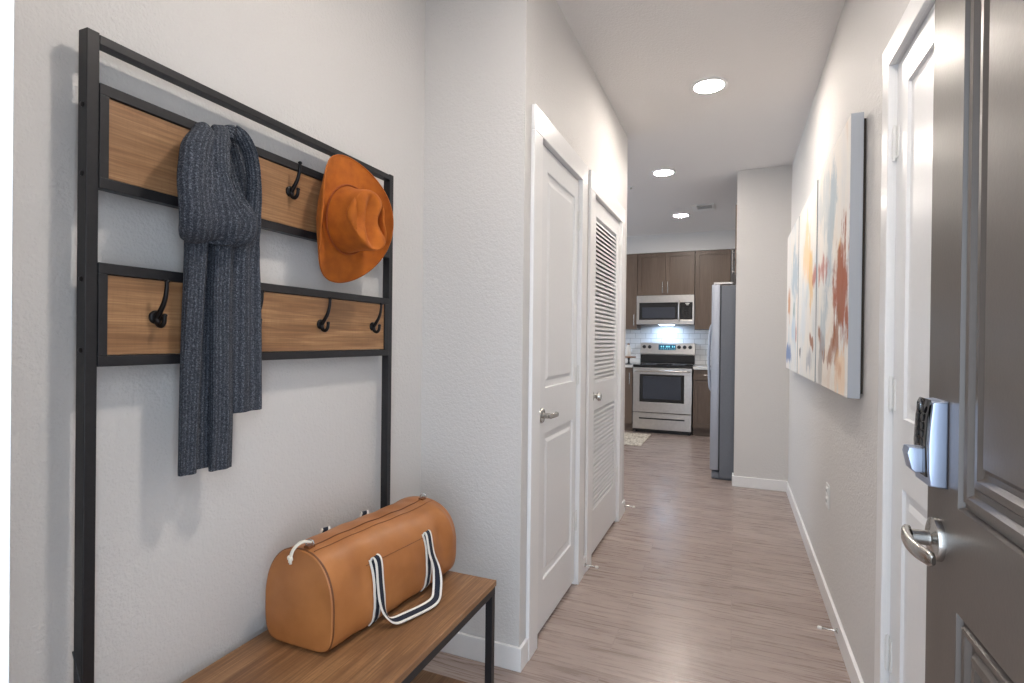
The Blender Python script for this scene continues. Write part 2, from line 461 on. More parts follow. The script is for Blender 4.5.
def lever_handle(parent, X, sgn, y, z, dirn, mat=None, L=.105, pro=.05):
    """round rose, neck and lever pointing along dirn (+1/-1) in Y"""
    mat = mat or M['nickel']
    b = BM(); lathe(b, [(.001, 0), (.0325, 0), (.0325, .004), (.029, .009), (.013, .011), (.0115, .013), (.0115, pro-.004), (.001, pro-.004)], (X, y, z), (sgn, 0, 0), 28)
    rose = obj('door_handle', b, mat, parent, smooth=35)
    b = BM(); path = spline([(X+sgn*(pro-.012), y-dirn*.012, z), (X+sgn*pro, y+dirn*.012, z+.001), (X+sgn*(pro+.004), y+dirn*.05, z+.001), (X+sgn*(pro-.004), y+dirn*.085, z-.001), (X+sgn*(pro-.02), y+dirn*L, z-.002)], 5)
    rings = []
    for i, (p, t, n, bb) in enumerate(frames(path, (0, 0, 1))):
        u = i/(len(path)-1); hz = .0105*(1-.25*u); hx = .0055*(1-.2*u)
        if i == 0 or i == len(path)-1: hz *= .55; hx *= .6
        rings.append([p + n*(hz*math.copysign(abs(math.sin(a))**.7, math.sin(a))) + bb*(hx*math.copysign(abs(math.cos(a))**.7, math.cos(a))) for a in [2*PI*k/16 for k in range(16)]])
    loft(b, rings); obj('lever', b, mat, rose, smooth=50)
    return rose

WPROF = [(.004, .0075), (.020, .0095), (.030, .0095), (.046, .0035)]
# door_1: two-panel closet door
b = BM(); leaf(b, XL-.006, 1, D1[0]+.004, D1[1]-.004, .022, DH-.006, .035, [(2.172, 2.600, .225, .855), (2.172, 2.600, 1.048, 1.972)], WPROF)
d1 = struct('door_1', b, M['door_white'])
for z in (.33, 1.076, 1.867): hinge(d1, XL-.006, 1, D1[1]-.003, z)
lever_handle(d1, XL-.006, 1, 2.125, .937, 1)
# door_2: louvred door
b = BM(); LV = [(3.045, 3.618, .272, .850), (3.045, 3.618, 1.008, 1.972)]
leaf(b, XL-.006, 1, D2[0]+.004, D2[1]-.004, .022, DH-.006, .035, [], [], LV)
d2 = struct('door_2', b, M['door_white'])
rot = Matrix.Rotation(math.radians(50), 3, 'Y')
for (y0, y1, z0, z1), n in zip(LV, (22, 37)):
    b = BM()
    for i in range(n):
        z = z0 + .013 + (z1-z0-.010)*i/n
        prof = [(XL-.0085, z-.013), (XL-.0085, z-.001), (XL-.0385, z+.022), (XL-.0385, z+.010)]
        loft(b, [[(x, y0, zz) for x, zz in prof], [(x, y1, zz) for x, zz in prof]])
    bmesh.ops.recalc_face_normals(b, faces=b.faces)
    obj('louver_panel', b, M['door_white'], d2)
for z in (.33, 1.076, 1.867): hinge(d2, XL-.006, 1, D2[1]-.003, z)
b = BM(); lathe(b, [(.001, 0), (.030, 0), (.030, .004), (.026, .008), (.011, .010), (.010, .022), (.020, .030), (.026, .040), (.024, .050), (.012, .055), (.001, .056)], (XL-.006, 2.992, .937), (1, 0, 0), 28)
tag(obj('door_knob', b, M['nickel'], d2, smooth=40), 'round satin nickel knob')
# door_3: closet door on the right wall, behind the open entry door
b = BM(); leaf(b, XR+.006, -1, D3[0]+.004, D3[1]-.004, .018, DH-.006, .035, [(1.20, 1.775, .225, .855), (1.20, 1.775, 1.048, 1.978)], WPROF)
d3 = struct('door_3', b, M['door_white'])
for z in (.348, 1.107, 1.842): hinge(d3, XR+.006, -1, D3[1]-.003, z)

# door_4: the brown entry door, open against the right side
DX = .300; DY0, DY1 = .185, 1.092
DPROF = [(.003, .008), (.010, .009), (.014, .002), (.022, .003), (.027, .010), (.036, .011), (.041, .005), (.052, .004), (.058, .010), (.066, .010), (.074, .003), (.082, .003)]
b = BM(); leaf(b, DX, -1, DY0, DY1, .012, 2.075, .044, [(DY0+.135, .962, .215, .868), (DY0+.135, .962, 1.018, 1.93)], DPROF)
d4 = struct('door_4', b, M['brown_door'])
for z in (.25, 1.02, 1.85):
    b = BM(); tube(b, [(DX-.004, DY0-.005, z-.05), (DX-.004, DY0-.005, z+.05)], .006, 12); obj('hinge', b, M['nickel'], d4, smooth=40)
# handle on the entry door
b = BM(); yy, zz = 1.037, .948
lathe(b, [(.001, 0), (.0335, 0), (.0335, .005), (.0325, .009), (.029, .0105), (.014, .0112), (.0115, .013), (.0115, .036), (.001, .036)], (DX, yy, zz), (-1, 0, 0), 32)
rs = obj('door_handle', b, M['nickel'], d4, smooth=35)
b = BM(); path = spline([(DX-.037, yy+.016, zz+.002), (DX-.043, yy+.002, zz+.001), (DX-.046, yy-.03, zz-.001), (DX-.043, yy-.062, zz-.003), (DX-.032, yy-.092, zz-.005)], 6)
rings = []
for i, (p, t, n, bb) in enumerate(frames(path, (0, 0, 1))):
    u = i/(len(path)-1); hz = .0125*(1-.15*u); hx = .006
    if i == 0 or i == len(path)-1: hz *= .6; hx *= .5
    rings.append([p + n*(hz*math.copysign(abs(math.sin(a))**.6, math.sin(a))) + bb*(hx*math.copysign(abs(math.cos(a))**.6, math.cos(a))) for a in [2*PI*q/16 for q in range(16)]])
loft(b, rings); obj('lever', b, M['nickel'], rs, smooth=50)
# keypad deadbolt
def slab(bm, prof, y0, y1, bev=.004, taper=0):
    """closed (x, z) outline extruded along Y"""
    A = [bm.verts.new((x, y0, z)) for x, z in prof]; B = [bm.verts.new((x, y1, z)) for x, z in prof]; n = len(prof)
    fs = [bm.faces.new(A), bm.faces.new(B[::-1])]
    for i in range(n): j = (i+1) % n; fs.append(bm.faces.new((A[j], A[i], B[i], B[j])))
    bmesh.ops.recalc_face_normals(bm, faces=fs)
    xm = max(x for x, z in prof)
    for vs_, sg in ((A, 1), (B, -1)):
        for v_ in vs_: v_.co.y += sg*taper*min(1, (xm-v_.co.x)/.02)
    if bev:
        es = [e for e in fs[0].edges]+[e for e in fs[1].edges]
        bmesh.ops.bevel(bm, geom=es, offset=bev, segments=3, affect='EDGES', profile=.5)
b = BM(); slab(b, [(DX, 1.035), (DX, 1.168), (DX-.020, 1.166), (DX-.0235, 1.13), (DX-.025, 1.10), (DX-.0245, 1.06), (DX-.0225, 1.037)], 1.001, 1.074, .003)
lk = tag(obj('deadbolt', b, M['chrome'], d4, smooth=50), 'chrome keypad deadbolt housing')
b = BM(); slab(b, [(DX-.020, 1.048), (DX-.020, 1.169), (DX-.0215, 1.167), (DX-.0255, 1.14), (DX-.0275, 1.10), (DX-.026, 1.05)], 1.007, 1.068, .003)
kp = obj('keypad', b, M['glass_black'], lk, smooth=50)
b = BM(); 
for r in range(5):
    for s in (1.026, 1.048):
        lathe(b, [(.001, 0), (.0062, 0), (.0062, .0012), (.001, .0016)], (DX-.0258-.0012*min(1, r/2), s, 1.155-.013*r-.002), (-1, 0, 0), 12)
obj('button', b, M['black'], kp, smooth=40)
b = BM(); slab(b, [(DX-.025, 1.053), (DX-.025, 1.092), (DX-.044, 1.092), (DX-.0465, 1.083), (DX-.041, 1.058), (DX-.036, 1.053)], 1.022, 1.052, .002)
obj('thumb_turn', b, M['chrome'], lk, smooth=50)

# ------------------------------------------------------------------ hall tree
ht = thing('hall_tree', 'black metal hall tree with oak hook boards and an oak bench against the left wall', 'coat rack', (-.94, 1.1, 0))
PX0, PX1 = -1.157, -1.130
for y0, y1 in ((.622, .644), (1.579, 1.601)):
    b = BM(); box(b, PX0, PX1, y0, y1, 0, 1.833, .0015); po = obj('post', b, M['metal'], ht)
    if y0 < 1:
        for z in (1.69, 1.56, 1.36, 1.225):
            b = BM(); lathe(b, [(.001, 0), (.0055, 0), (.005, .002), (.002, .003), (.001, .003)], (-1.1425, y0, z), (0, -1, 0), 12); obj('bolt', b, M['hook'], po, smooth=40)
b = BM(); box(b, PX0, PX1, .644, 1.579, 1.812, 1.830, .001); obj('top_rail', b, M['metal'], ht)
for z0, z1, yo in ((1.193, 1.394, .003), (1.537, 1.738, .003)):
    b = BM(); fw = .021; x0, x1 = -1.152, -1.128
    box(b, x0, x1, .644, 1.579, z0, z0+fw, .001); box(b, x0, x1, .644, 1.579, z1-fw, z1, .001)
    box(b, x0, x1, .644, .644+fw*.8, z0+fw, z1-fw, .001); box(b, x0, x1, 1.579-fw*1.1, 1.579, z0+fw, z1-fw, .001)
    pf = obj('hook_panel', b, M['metal'], ht)
    b = BM(); box(b, x0+.002, x1-.004, .644+fw*.8+.0015, 1.579-fw*1.1-.0015, z0+fw+.0015, z1-fw-.0015, .001)
    obj('wood_board', b, M['oak'], pf)
def hook_parts(y, z):
    X = -1.132
    b = BM()
    lathe(b, [(.001, 0), (.0145, 0), (.0145, .003), (.011, .006), (.001, .007)], (X, y, z), (1, 0, 0), 24)
    # upper prong sweeping up and out, lower prong curling
    p = spline([(X+.004, y, z-.002), (X+.014, y, z+.010), (X+.027, y, z+.030), (X+.034, y, z+.052), (X+.036, y, z+.074)], 6)
    tube(b, p, [.0062-.0022*i/(len(p)-1) for i in range(len(p))], 10)
    lathe(b, [(.001, -.003), (.005, -.001), (.0058, .001), (.004, .004), (.001, .005)], p[-1], (.1, 0, 1), 12)
    p = spline([(X+.004, y, z-.004), (X+.010, y, z-.015), (X+.020, y, z-.018), (X+.028, y, z-.010), (X+.030, y, z+.003)], 6)
    tube(b, p, [.0062-.0018*i/(len(p)-1) for i in range(len(p))], 10)
    lathe(b, [(.001, -.003), (.005, -.001), (.0055, .001), (.004, .004), (.001, .005)], p[-1], (0, 0, 1), 12)
    return b
first = obj('coat_hook', hook_parts(.756, 1.293), M['hook'], ht, smooth=60)
for y, z in ((1.000, 1.293), (1.244, 1.293), (1.490, 1.293), (.878, 1.650), (1.122, 1.653), (1.367, 1.628)):
    c = first.copy(); COL.objects.link(c); c.parent = ht; c.location = (0, y-.756, z-1.293)
# bench
BX0, BX1, BZ = -1.157, -.713, .464
b = BM(); box(b, BX0, BX1, .600, 1.606, BZ-.018, BZ, .0015); obj('seat', b, M['oak_seat'], ht)
b = BM()
for y0, y1 in ((.605, .627), (1.579, 1.601)): box(b, BX0+.004, BX1-.003, y0, y1, BZ-.043, BZ-.018)
box(b, BX1-.027, BX1-.003, .627, 1.579, BZ-.043, BZ-.018); box(b, BX0+.004, BX0+.028, .644, 1.579, BZ-.043, BZ-.018)
obj('seat_frame', b, M['metal'], ht)
for y0, y1 in ((.605, .627), (1.579, 1.601)):
    b = BM(); box(b, BX1-.027, BX1-.003, y0, y1, 0, BZ-.043, .001); obj('leg', b, M['metal'], ht)
b = BM(); box(b, -1.13, -.745, .627, 1.579, .104, .120, .001); obj('shelf', b, M['oak_seat'], ht)
b = BM(); box(b, -1.13, BX1-.003, .607, .625, .084, .104); box(b, -1.13, BX1-.003, 1.581, 1.599, .084, .104); box(b, -.763, -.745, .627, 1.579, .084, .104)
obj('shelf_frame', b, M['metal'], ht)
b = BM(); tube(b, [(-1.150, .6175, .655), (-1.140, .6175, .630), (-1.118, .618, .57), (-1.06, .622, .452)], .0016, 8); obj('safety_strap', b, M['metal'], ht)

# ------------------------------------------------------------------ hat
hx, hy, hz = -1.098, 1.309, 1.612
hat = thing('felt_hat', 'rust orange felt cowboy hat hanging brim-first on the upper hook board', 'hat', (hx, hy, hz))
def hatpt(s, a):
    """s 0..1 from the crown's centre to the brim's edge, a = angle; u is across (Y), v is up (Z), h is out of the wall (X)"""
    ca, sa = math.cos(a), math.sin(a)
    ry, rz = .087, .102                       # crown at its base
    if s < .38:                               # top of the crown
        q = s/.38
        y, z = ca*ry*.80*q, sa*rz*.86*q
        h = .134 - .014*(q**4)
        h -= .046*math.exp(-(y/.023)**2)*max(0, 1-(abs(z+.004)/.082)**3)*1.0     # centre crease
        for sg in (-1, 1): h -= .046*math.exp(-((y-sg*.056)/.029)**2-((z-.004)/.044)**2)  # front pinches
        h -= .02*(z/.09+.2)*q
    elif s < .62:
        q = (s-.38)/.24
        e = q**.8
        y = ca*ry*(.80+.20*e); z = sa*rz*(.86+.14*e)
        top = .120 - .02*(sa*.9+.2)
        pin = sum(math.exp(-((ca*ry-sg*.07)/.03)**2-((sa*rz-.006)/.036)**2) for sg in (-1, 1))
        y -= math.copysign(.024, ca)*pin*(1-q)
        h = top*(1-q) + .004*q
        r0 = 1-.05*math.sin(PI*q)
        y *= r0; z *= r0
    else:
        q = (s-.62)/.38
        by, bz = .150, .190
        y = ca*(ry+(by-ry)*q); z = sa*(rz+(bz-rz)*q)
        h = .004*(1-q) + .062*(abs(ca)**2.2)*q**1.9 - .016*(abs(sa)**3)*q**1.3 - .006*q*(1-q)
        y *= 1-.06*(abs(ca)**3)*q**3
    return y, z, h
def hatw(y, z, h):
    r = Matrix.Rotation(math.radians(-7), 3, 'Z') @ Matrix.Rotation(math.radians(6), 3, 'Y') @ Matrix.Rotation(math.radians(0), 3, 'X')
    return Vector((hx, hy, hz)) + r @ Vector((h, y, z))
b = BM(); NA = 72; SS = [i/64 for i in range(1, 65)]
rings = [[hatw(*hatpt(s, 2*PI*k/NA)) for k in range(NA)] for s in SS]
V = [[b.verts.new(p) for p in r] for r in rings]
c0 = b.verts.new(hatw(*hatpt(0.0001, 0)))
for k in range(NA): b.faces.new((c0, V[0][k], V[0][(k+1) % NA]))
for i in range(len(V)-1):
    for k in range(NA): b.faces.new((V[i][k], V[i+1][k], V[i+1][(k+1) % NA], V[i][(k+1) % NA]))
ho = obj('crown_and_brim', b, M['felt'], hat, smooth=180)
sm = ho.modifiers.new('s', 'SMOOTH'); sm.factor = .5; sm.iterations = 3
md = ho.modifiers.new('t', 'SOLIDIFY'); md.thickness = .003; md.offset = -1
b = BM(); p = [hatw(*[x*q for x, q in zip(hatpt(.600, 2*PI*k/60), (1.03, 1.03, 1.25))]) for k in range(61)]
tube(b, p, .0028, 8, caps=False); obj('hat_band', b, M['felt_band'], hat, smooth=180)
b = BM(); p = [hatw(*hatpt(1.0, 2*PI*k/90)) for k in range(91)]
tube(b, p, .0026, 8, caps=False); obj('brim_binding', b, M['felt'], hat, smooth=180)

# ------------------------------------------------------------------ scarf
def strip(bm, path, widths, depth, folds, ph=0.0, amp=.012, Wd=(0, 1, 0), n=56, ends=True):
    """thick folded cloth swept along a path; widths lie along Wd, folds bulge along the other axis"""
    rings = []; P = [Vector(p) for p in path]
    for i, p in enumerate(P):
        t = (P[min(i+1, len(P)-1)] - P[max(i-1, 0)]).normalized()
        w = Vector(Wd[i] if isinstance(Wd, list) else Wd); w = (w - t*w.dot(t)).normalized(); nn = t.cross(w).normalized()
        if nn.x < 0 and not isinstance(Wd, list): nn = -nn
        wd = widths[i]/2 if isinstance(widths, (list, tuple)) else widths/2
        dp = depth[i] if isinstance(depth, (list, tuple)) else depth
        e = 1.0
        if ends and i in (0, len(P)-1): e = .86
        r = []
        for k in range(n):
            a = 2*PI*k/n; c, s = math.cos(a), math.sin(a)
            u = math.copysign(abs(c)**.8, c); v = math.copysign(abs(s)**.62, s)
            f = amp*math.sin(folds*PI*u + ph + .25*math.sin(i*.21)) * (1 if s > 0 else .25)
            r.append(p + w*(u*wd) + nn*(v*dp*.5*e + f*e))
        rings.append(r)
    if rings and True:
        V = loft(bm, rings, True, True, uv=True)
        L = bm.loops.layers.uv.verify(); idx = {}
        dist = 0
        for i, r in enumerate(V):
            if i: dist += (P[i]-P[i-1]).length
            acc = 0
            for k_, v_ in enumerate(r):
                idx[v_] = (acc, dist, k_); acc += (Vector(r[(k_+1) % n].co)-Vector(v_.co)).length if i == 0 else base_[k_]
            if i == 0: base_ = [(Vector(r[(q+1) % n].co)-Vector(r[q].co)).length for q in range(n)]
            tot = acc
        for v_ in idx:
            for lp in v_.link_loops:
                a, d, k_ = idx[v_]
                if k_ == 0 and any(q in idx and idx[q][2] == n-1 for q in lp.face.verts) and len(lp.face.verts) == 4: a = tot
                lp[L].uv = (a, d)
    return V
def lerp_list(vals, n):
    out = []
    for i in range(n):
        t = i/(n-1)*(len(vals)-1); j = min(int(t), len(vals)-2); f = t-j; f = f*f*(3-2*f)
        out.append(vals[j]*(1-f)+vals[j+1]*f)
    return out
b = BM(); hkx = -1.092
# long tail, left: two ribs with a deep fold between them
pl = spline([(-1.118, .862, 1.56), (-1.120, .864, 1.46), (-1.122, .864, 1.33), (-1.124, .864, 1.19), (-1.124, .862, 1.07), (-1.124, .862, .952)], 12)
strip(b, pl, lerp_list([.095, .108, .110, .114, .116, .116], len(pl)), .012, 1.2, 0, .003)
pl = spline([(-1.098, .828, 1.56), (-1.098, .824, 1.46), (-1.102, .820, 1.33), (-1.104, .817, 1.19), (-1.106, .815, 1.07), (-1.108, .814, .950)], 12)
strip(b, pl, lerp_list([.040, .044, .042, .042, .040, .040], len(pl)), lerp_list([.036, .036, .034, .030, .026, .022], len(pl)), 1.2, .4, .003)
pl = spline([(-1.098, .890, 1.56), (-1.098, .888, 1.46), (-1.102, .888, 1.33), (-1.104, .892, 1.19), (-1.106, .896, 1.07), (-1.108, .896, .944)], 12)
strip(b, pl, lerp_list([.046, .050, .050, .052, .056, .058], len(pl)), lerp_list([.040, .038, .036, .032, .028, .022], len(pl)), 1.5, .9, .003)
# wide front drape falling from the hook and tucking under
pl = spline([(-1.112, .852, 1.655), (-1.094, .850, 1.694), (-1.070, .832, 1.686), (-1.052, .806, 1.630), (-1.046, .802, 1.565), (-1.052, .818, 1.505), (-1.080, .840, 1.480), (-1.104, .850, 1.51)], 9)
strip(b, pl, lerp_list([.06, .064, .078, .104, .116, .128, .115, .09], len(pl)), lerp_list([.030, .036, .044, .044, .042, .040, .036, .03], len(pl)), 1.3, PI*1.3, .005)
# thick rim from the hook down the left side of the opening
pl = spline([(-1.108, .878, 1.690), (-1.088, .868, 1.718), (-1.064, .852, 1.700), (-1.046, .834, 1.658), (-1.040, .834, 1.605), (-1.038, .858, 1.553), (-1.042, .896, 1.520), (-1.056, .898, 1.490), (-1.085, .885, 1.475)], 9)
strip(b, pl, lerp_list([.034, .036, .034, .032, .032, .038, .060, .074, .06], len(pl)), lerp_list([.028, .030, .030, .030, .030, .034, .036, .034, .03], len(pl)), 1, 0, .002)
# outer right strand running on into the shorter tail
pl = spline([(-1.116, .884, 1.700), (-1.100, .900, 1.728), (-1.088, .922, 1.728), (-1.082, .944, 1.698), (-1.080, .955, 1.64), (-1.082, .957, 1.57), (-1.090, .953, 1.51), (-1.100, .952, 1.45), (-1.106, .958, 1.35), (-1.110, .965, 1.20), (-1.112, .968, 1.070)], 10)
strip(b, pl, lerp_list([.030, .030, .026, .024, .024, .030, .050, .074, .084, .088, .092], len(pl)), lerp_list([.034, .034, .032, .030, .030, .030, .030, .026, .022, .018, .016], len(pl)), 1.9, PI*.95, .004)
# inner strand crossing the opening, and the cloth behind it
pl = spline([(-1.116, .896, 1.705), (-1.108, .904, 1.670), (-1.100, .912, 1.630), (-1.088, .922, 1.585), (-1.070, .936, 1.545), (-1.062, .936, 1.510)], 9)
strip(b, pl, lerp_list([.022, .022, .020, .020, .024, .03], len(pl)), .018, 1, .5, .002)
pl = spline([(-1.120, .915, 1.735), (-1.120, .945, 1.64), (-1.118, .950, 1.56), (-1.114, .945, 1.49)], 9)
strip(b, pl, lerp_list([.07, .10, .10, .09], len(pl)), .010, 1, .5, .002)
sc = obj('knitted_scarf', b, M['knit'], None, (hkx, .885, 1.70), smooth=70)
tag(sc, 'slate blue ribbed knit scarf looped over the upper hook board, both ends hanging down', 'scarf')

# ------------------------------------------------------------------ duffel bag
bag = thing('duffel_bag', 'tan leather duffel bag with navy and white striped handles lying on the bench', 'bag', (-1.02, 1.33, BZ))
BY0, BY1 = 1.052, 1.600
def bagsec(u, n=64):
    """outline in (x, z) at position u 0..1 along the bag"""
    sag = math.sin(PI*u)
    xl, xr = -1.130, -.906 + .052*u + .006*sag
    top = BZ + .252 + .006*math.sin(u*5.0) - .006*sag
    pts = []
    cx, w = (xl+xr)/2, (xr-xl)/2; zc = BZ + .108; hb = .106; htp = top - zc
    for k in range(n):
        a = 2*PI*k/n; c, s = math.cos(a), math.sin(a)
        if s >= 0: x = cx + w*math.copysign(abs(c)**.86, c); z = zc + htp*abs(s)**.92
        else: x = cx + w*math.copysign(abs(c)**.30, c); z = zc - hb*abs(s)**.55
        pts.append([x, z, a])
    return pts
def crease(x, y, z, a, u):
    """soft dents of slumped leather, pushed inwards"""
    d = .0
    d += .010*math.exp(-((u-.20)/.07)**2-((z-BZ-.165-.25*(u-.2))/.05)**2)*(math.cos(a) > 0)
    d += .009*math.exp(-((u-.84)/.05)**2)*math.exp(-((z-BZ-.16)/.05)**2)*(math.cos(a) > -.2)
    d -= .010*math.exp(-((u-.91)/.035)**2)*math.exp(-((z-BZ-.18)/.06)**2)*(math.cos(a) > -.2)
    d += .0018*math.sin(14*u+9*(z-BZ)*4)*math.exp(-((z-BZ-.13)/.05)**2)
    d *= min(1, max(0, (z-BZ-.01)/.05))
    d += .0012*math.sin(31*u+3*a)
    return d
b = BM(); rings = []; NU = 60
for i in range(NU+1):
    u = i/NU; y = BY0 + (BY1-BY0)*u; r = []
    S_ = bagsec(u); cx = sum(p[0] for p in S_)/len(S_); cz = BZ+.12
    rnd = 1.0
    e = min(u, 1-u)*(BY1-BY0)
    ro = .006 if u < .5 else .03
    if e < ro: rnd = 1 - (.012 if u < .5 else .06)*(1-math.sqrt(max(0, 1-(1-e/ro)**2)))
    for x, z, a in S_:
        fade = min(1, e/.03)
        dd = crease(x, y, z, a, u)*fade
        L = math.hypot(x-cx, z-cz)
        f = rnd*(1-dd/L)
        X_ = cx+(x-cx)*f; Z_ = cz+(z-cz)*f
        if a > PI: Z_ = max(Z_, BZ+.001) if z < BZ+.03 else Z_
        r.append((X_, y, max(Z_, BZ+.0015)))
    rings.append(r)
loft(b, rings, True, False)
for ring_i, sg in ((0, -1), (NU, 1)):
    pass
b.verts.ensure_lookup_table()
n = 64
# far end: closed by shrinking rings
last = rings[-1]; lc = Vector((sum(p[0] for p in last)/n, BY1, BZ+.12)); prev = [b.verts[NU*n+k] for k in range(n)]
for q, dy in ((.8, .008), (.5, .013), (.2, .015)):
    cur = [b.verts.new(lc + (Vector(p)-lc)*q + Vector((0, dy, 0))) for p in last]
    for k in range(n): b.faces.new((prev[k], prev[(k+1) % n], cur[(k+1) % n], cur[k]))
    prev = cur
b.faces.new(prev)
obj('bag_body', b, M['leather'], bag, smooth=180)
# near end panel
b = BM(); fr = rings[0]; fc = Vector((sum(p[0] for p in fr)/n, BY0, BZ+.12)); prev = [b.verts.new(Vector(p)+Vector((0, -.0005, 0))) for p in fr]
for q, dy in ((.985, -.004), (.95, -.003), (.7, -.005), (.4, -.007), (.15, -.008)):
    cur = [b.verts.new(fc + (Vector(p)-fc)*q + Vector((0, dy, 0))) for p in fr]
    for k in range(n): b.faces.new((prev[(k+1) % n], prev[k], cur[k], cur[(k+1) % n]))
    prev = cur
b.faces.new(prev[::-1]); obj('end_panel', b, M['leather'], bag, smooth=180)
b = BM(); tube(b, [Vector(p)+Vector((0, .002, 0)) for p in fr]+[Vector(fr[0])+Vector((0, .002, 0))], .0028, 8, caps=False)
obj('piping', b, M['leather_trim'], bag, smooth=180)
b = BM(); i5 = 3; tube(b, [fc + (Vector(p)-fc)*1.003 + Vector((0, .014, 0)) for p in fr]+[fc + (Vector(fr[0])-fc)*1.003 + Vector((0, .014, 0))], .0012, 6, caps=False)
obj('seam', b, M['leather_trim'], bag, smooth=180)
# zip along the top
def toppt(u, ang=PI*.46, out=.0008):
    i = min(NU, max(0, round(u*NU))); k = round(ang/(2*PI)*n) % n
    p = Vector(rings[i][k]); c = Vector((fc.x, p.y, BZ+.12)); return p + (p-c).normalized()*out
zp = [toppt(i/NU) for i in range(1, NU-1)]
b = BM(); ribbon(b, zp, (1, 0, -.05), .0035, .0014); obj('zipper', b, M['leather_trim'], bag)
b = BM(); tube(b, [toppt(i/NU, PI*.40) for i in range(1, NU-1)], .0009, 6); tube(b, [toppt(i/NU, PI*.15) for i in range(14, 44)], .0009, 6); obj('seam', b, M['leather_trim'], bag, smooth=180)
# rings at the zip's ends
for u in (.035, .93):
    p = toppt(u, PI*.46, .010); b = BM()
    tube(b, [p + Vector((math.cos(a)*.009, 0 + .004*math.cos(a), math.sin(a)*.009)) for a in [2*PI*q/24 for q in range(25)]], .0019, 8, caps=False)
    dr = obj('ring', b, M['nickel'], bag, smooth=180)
    b = BM(); q = toppt(u, PI*.46, .003); box(b, q.x-.009, q.x+.009, q.y-.012, q.y+.012, q.z-.004, q.z+.003, .002); obj('ring_tab', b, M['leather_trim'], dr)
# pull cord at the near end
p0 = toppt(.03, PI*.46, .010); b = BM()
for dx, dy in ((0, 0), (.006, -.004)):
    p = spline([p0+Vector((dx, 0, .004)), p0+Vector((-.012+dx, -.018+dy, .008)), p0+Vector((-.022+dx, -.034+dy, -.006)), p0+Vector((-.026+dx*1.6, -.042+dy*1.5, -.026))], 6)
    tube(b, p, .0030, 8)
    e = p[-1]; lathe(b, [(.001, -.006), (.0055, -.004), (.006, 0), (.0045, .005), (.001, .006)], e, (0, 0, 1), 10)
    tube(b, [e, e+Vector((.001, -.001, -.012))], .0034, 8)
obj('pull_cord', b, M['cord'], bag, smooth=180)
# striped handles
def webbing(name, pts, W, width, th, parent):
    b = BM(); ribbon(b, pts, W, width, th)
    o = obj(name, b, [M['navy'], M['webwhite']], parent)
    me = o.data
    for i, pl in enumerate(me.polygons):
        if pl.loop_total == 4 and i % 8 in (0, 2, 3, 4, 6, 7): pl.material_index = 1
    return o
def side(u, zh, out=.002, back=False):
    i = round(u*NU); best = None
    for p in rings[i]:
        if (p[0] > fc.x) != back and (best is None or abs(p[2]-zh) < abs(best[2]-zh)): best = p
    return Vector((best[0]+(out if not back else -out), BY0+(BY1-BY0)*u, zh))
UA, UB = .275, .690
za, zb_ = BZ+.190, BZ+.188
for u, zt in ((UA, za), (UB, zb_)):
    webbing('handle_strap', [side(u, z, .0025) for z in [BZ+.012+(zt-BZ-.012)*q/14 for q in range(15)]], (0, 1, 0), .030, .003, bag)
A, B_ = side(UA, za, .004), side(UB, zb_, .004)
lp = spline([A+Vector((-.001, .002, -.010)), A+Vector((.004, .004, .004)), A+Vector((.014, .008, -.012)), A+Vector((.020, .010, -.080)), (A.x+.030, A.y+.012, BZ+.050), (A.x+.046, A.y+.026, BZ+.018),
             (A.x+.064, A.y+.070, BZ+.013), (B_.x+.066, B_.y-.060, BZ+.013), (B_.x+.054, B_.y-.014, BZ+.030), (B_.x+.040, B_.y+.004, BZ+.080), B_+Vector((.022, .004, -.060)), B_+Vector((.012, .003, -.008)), B_+Vector((.004, .002, .004)), B_+Vector((-.001, 0, -.010))], 8)
m_ = len(lp); Ws = []
for i, p in enumerate(lp):
    t = i/(m_-1)
    # width lies along the bag on the way down, and turns to lie across on the bench
    if t < .5: q = min(1, max(0, (t-.26)/.14))
    else: q = min(1, max(0, (.74-t)/.14))
    s_ = 1 if t < .5 else 1
    dirv = Vector((0, 1, 0)).lerp(Vector((-.88, 0, .30)) if t < .5 else Vector((-.88, 0, .30)), q) if t < .5 else Vector((0, 1, 0)).lerp(Vector((.88, 0, -.30)), q)
    Ws.append(dirv.normalized())
half = m_//2
# keep the band from flipping in the middle: blend through the same outward direction
for i in range(m_):
    if i >= half:
        t = i/(m_-1); q = min(1, max(0, (.74-t)/.14)); Ws[i] = (Vector((0, -1, 0))*(1-q) + Vector((-.88, 0, .30))*q).normalized()
webbing('handle', lp, Ws, .029, .0032, bag)
# the back pair, only their tops show above the bag
for u in (.355, .665):
    A = side(u, BZ+.196, .004, True)
    p = spline([side(u, BZ+.10, .004, True), side(u, BZ+.16, .004, True), A+Vector((0, 0, .010)), A+Vector((.004, .006, .024)), A+Vector((-.005, .016, .026)), A+Vector((-.012, .024, .008)), A+Vector((-.014, .03, -.02))], 6)
    webbing('handle', p, (.35, 1, 0), .028, .003, bag)

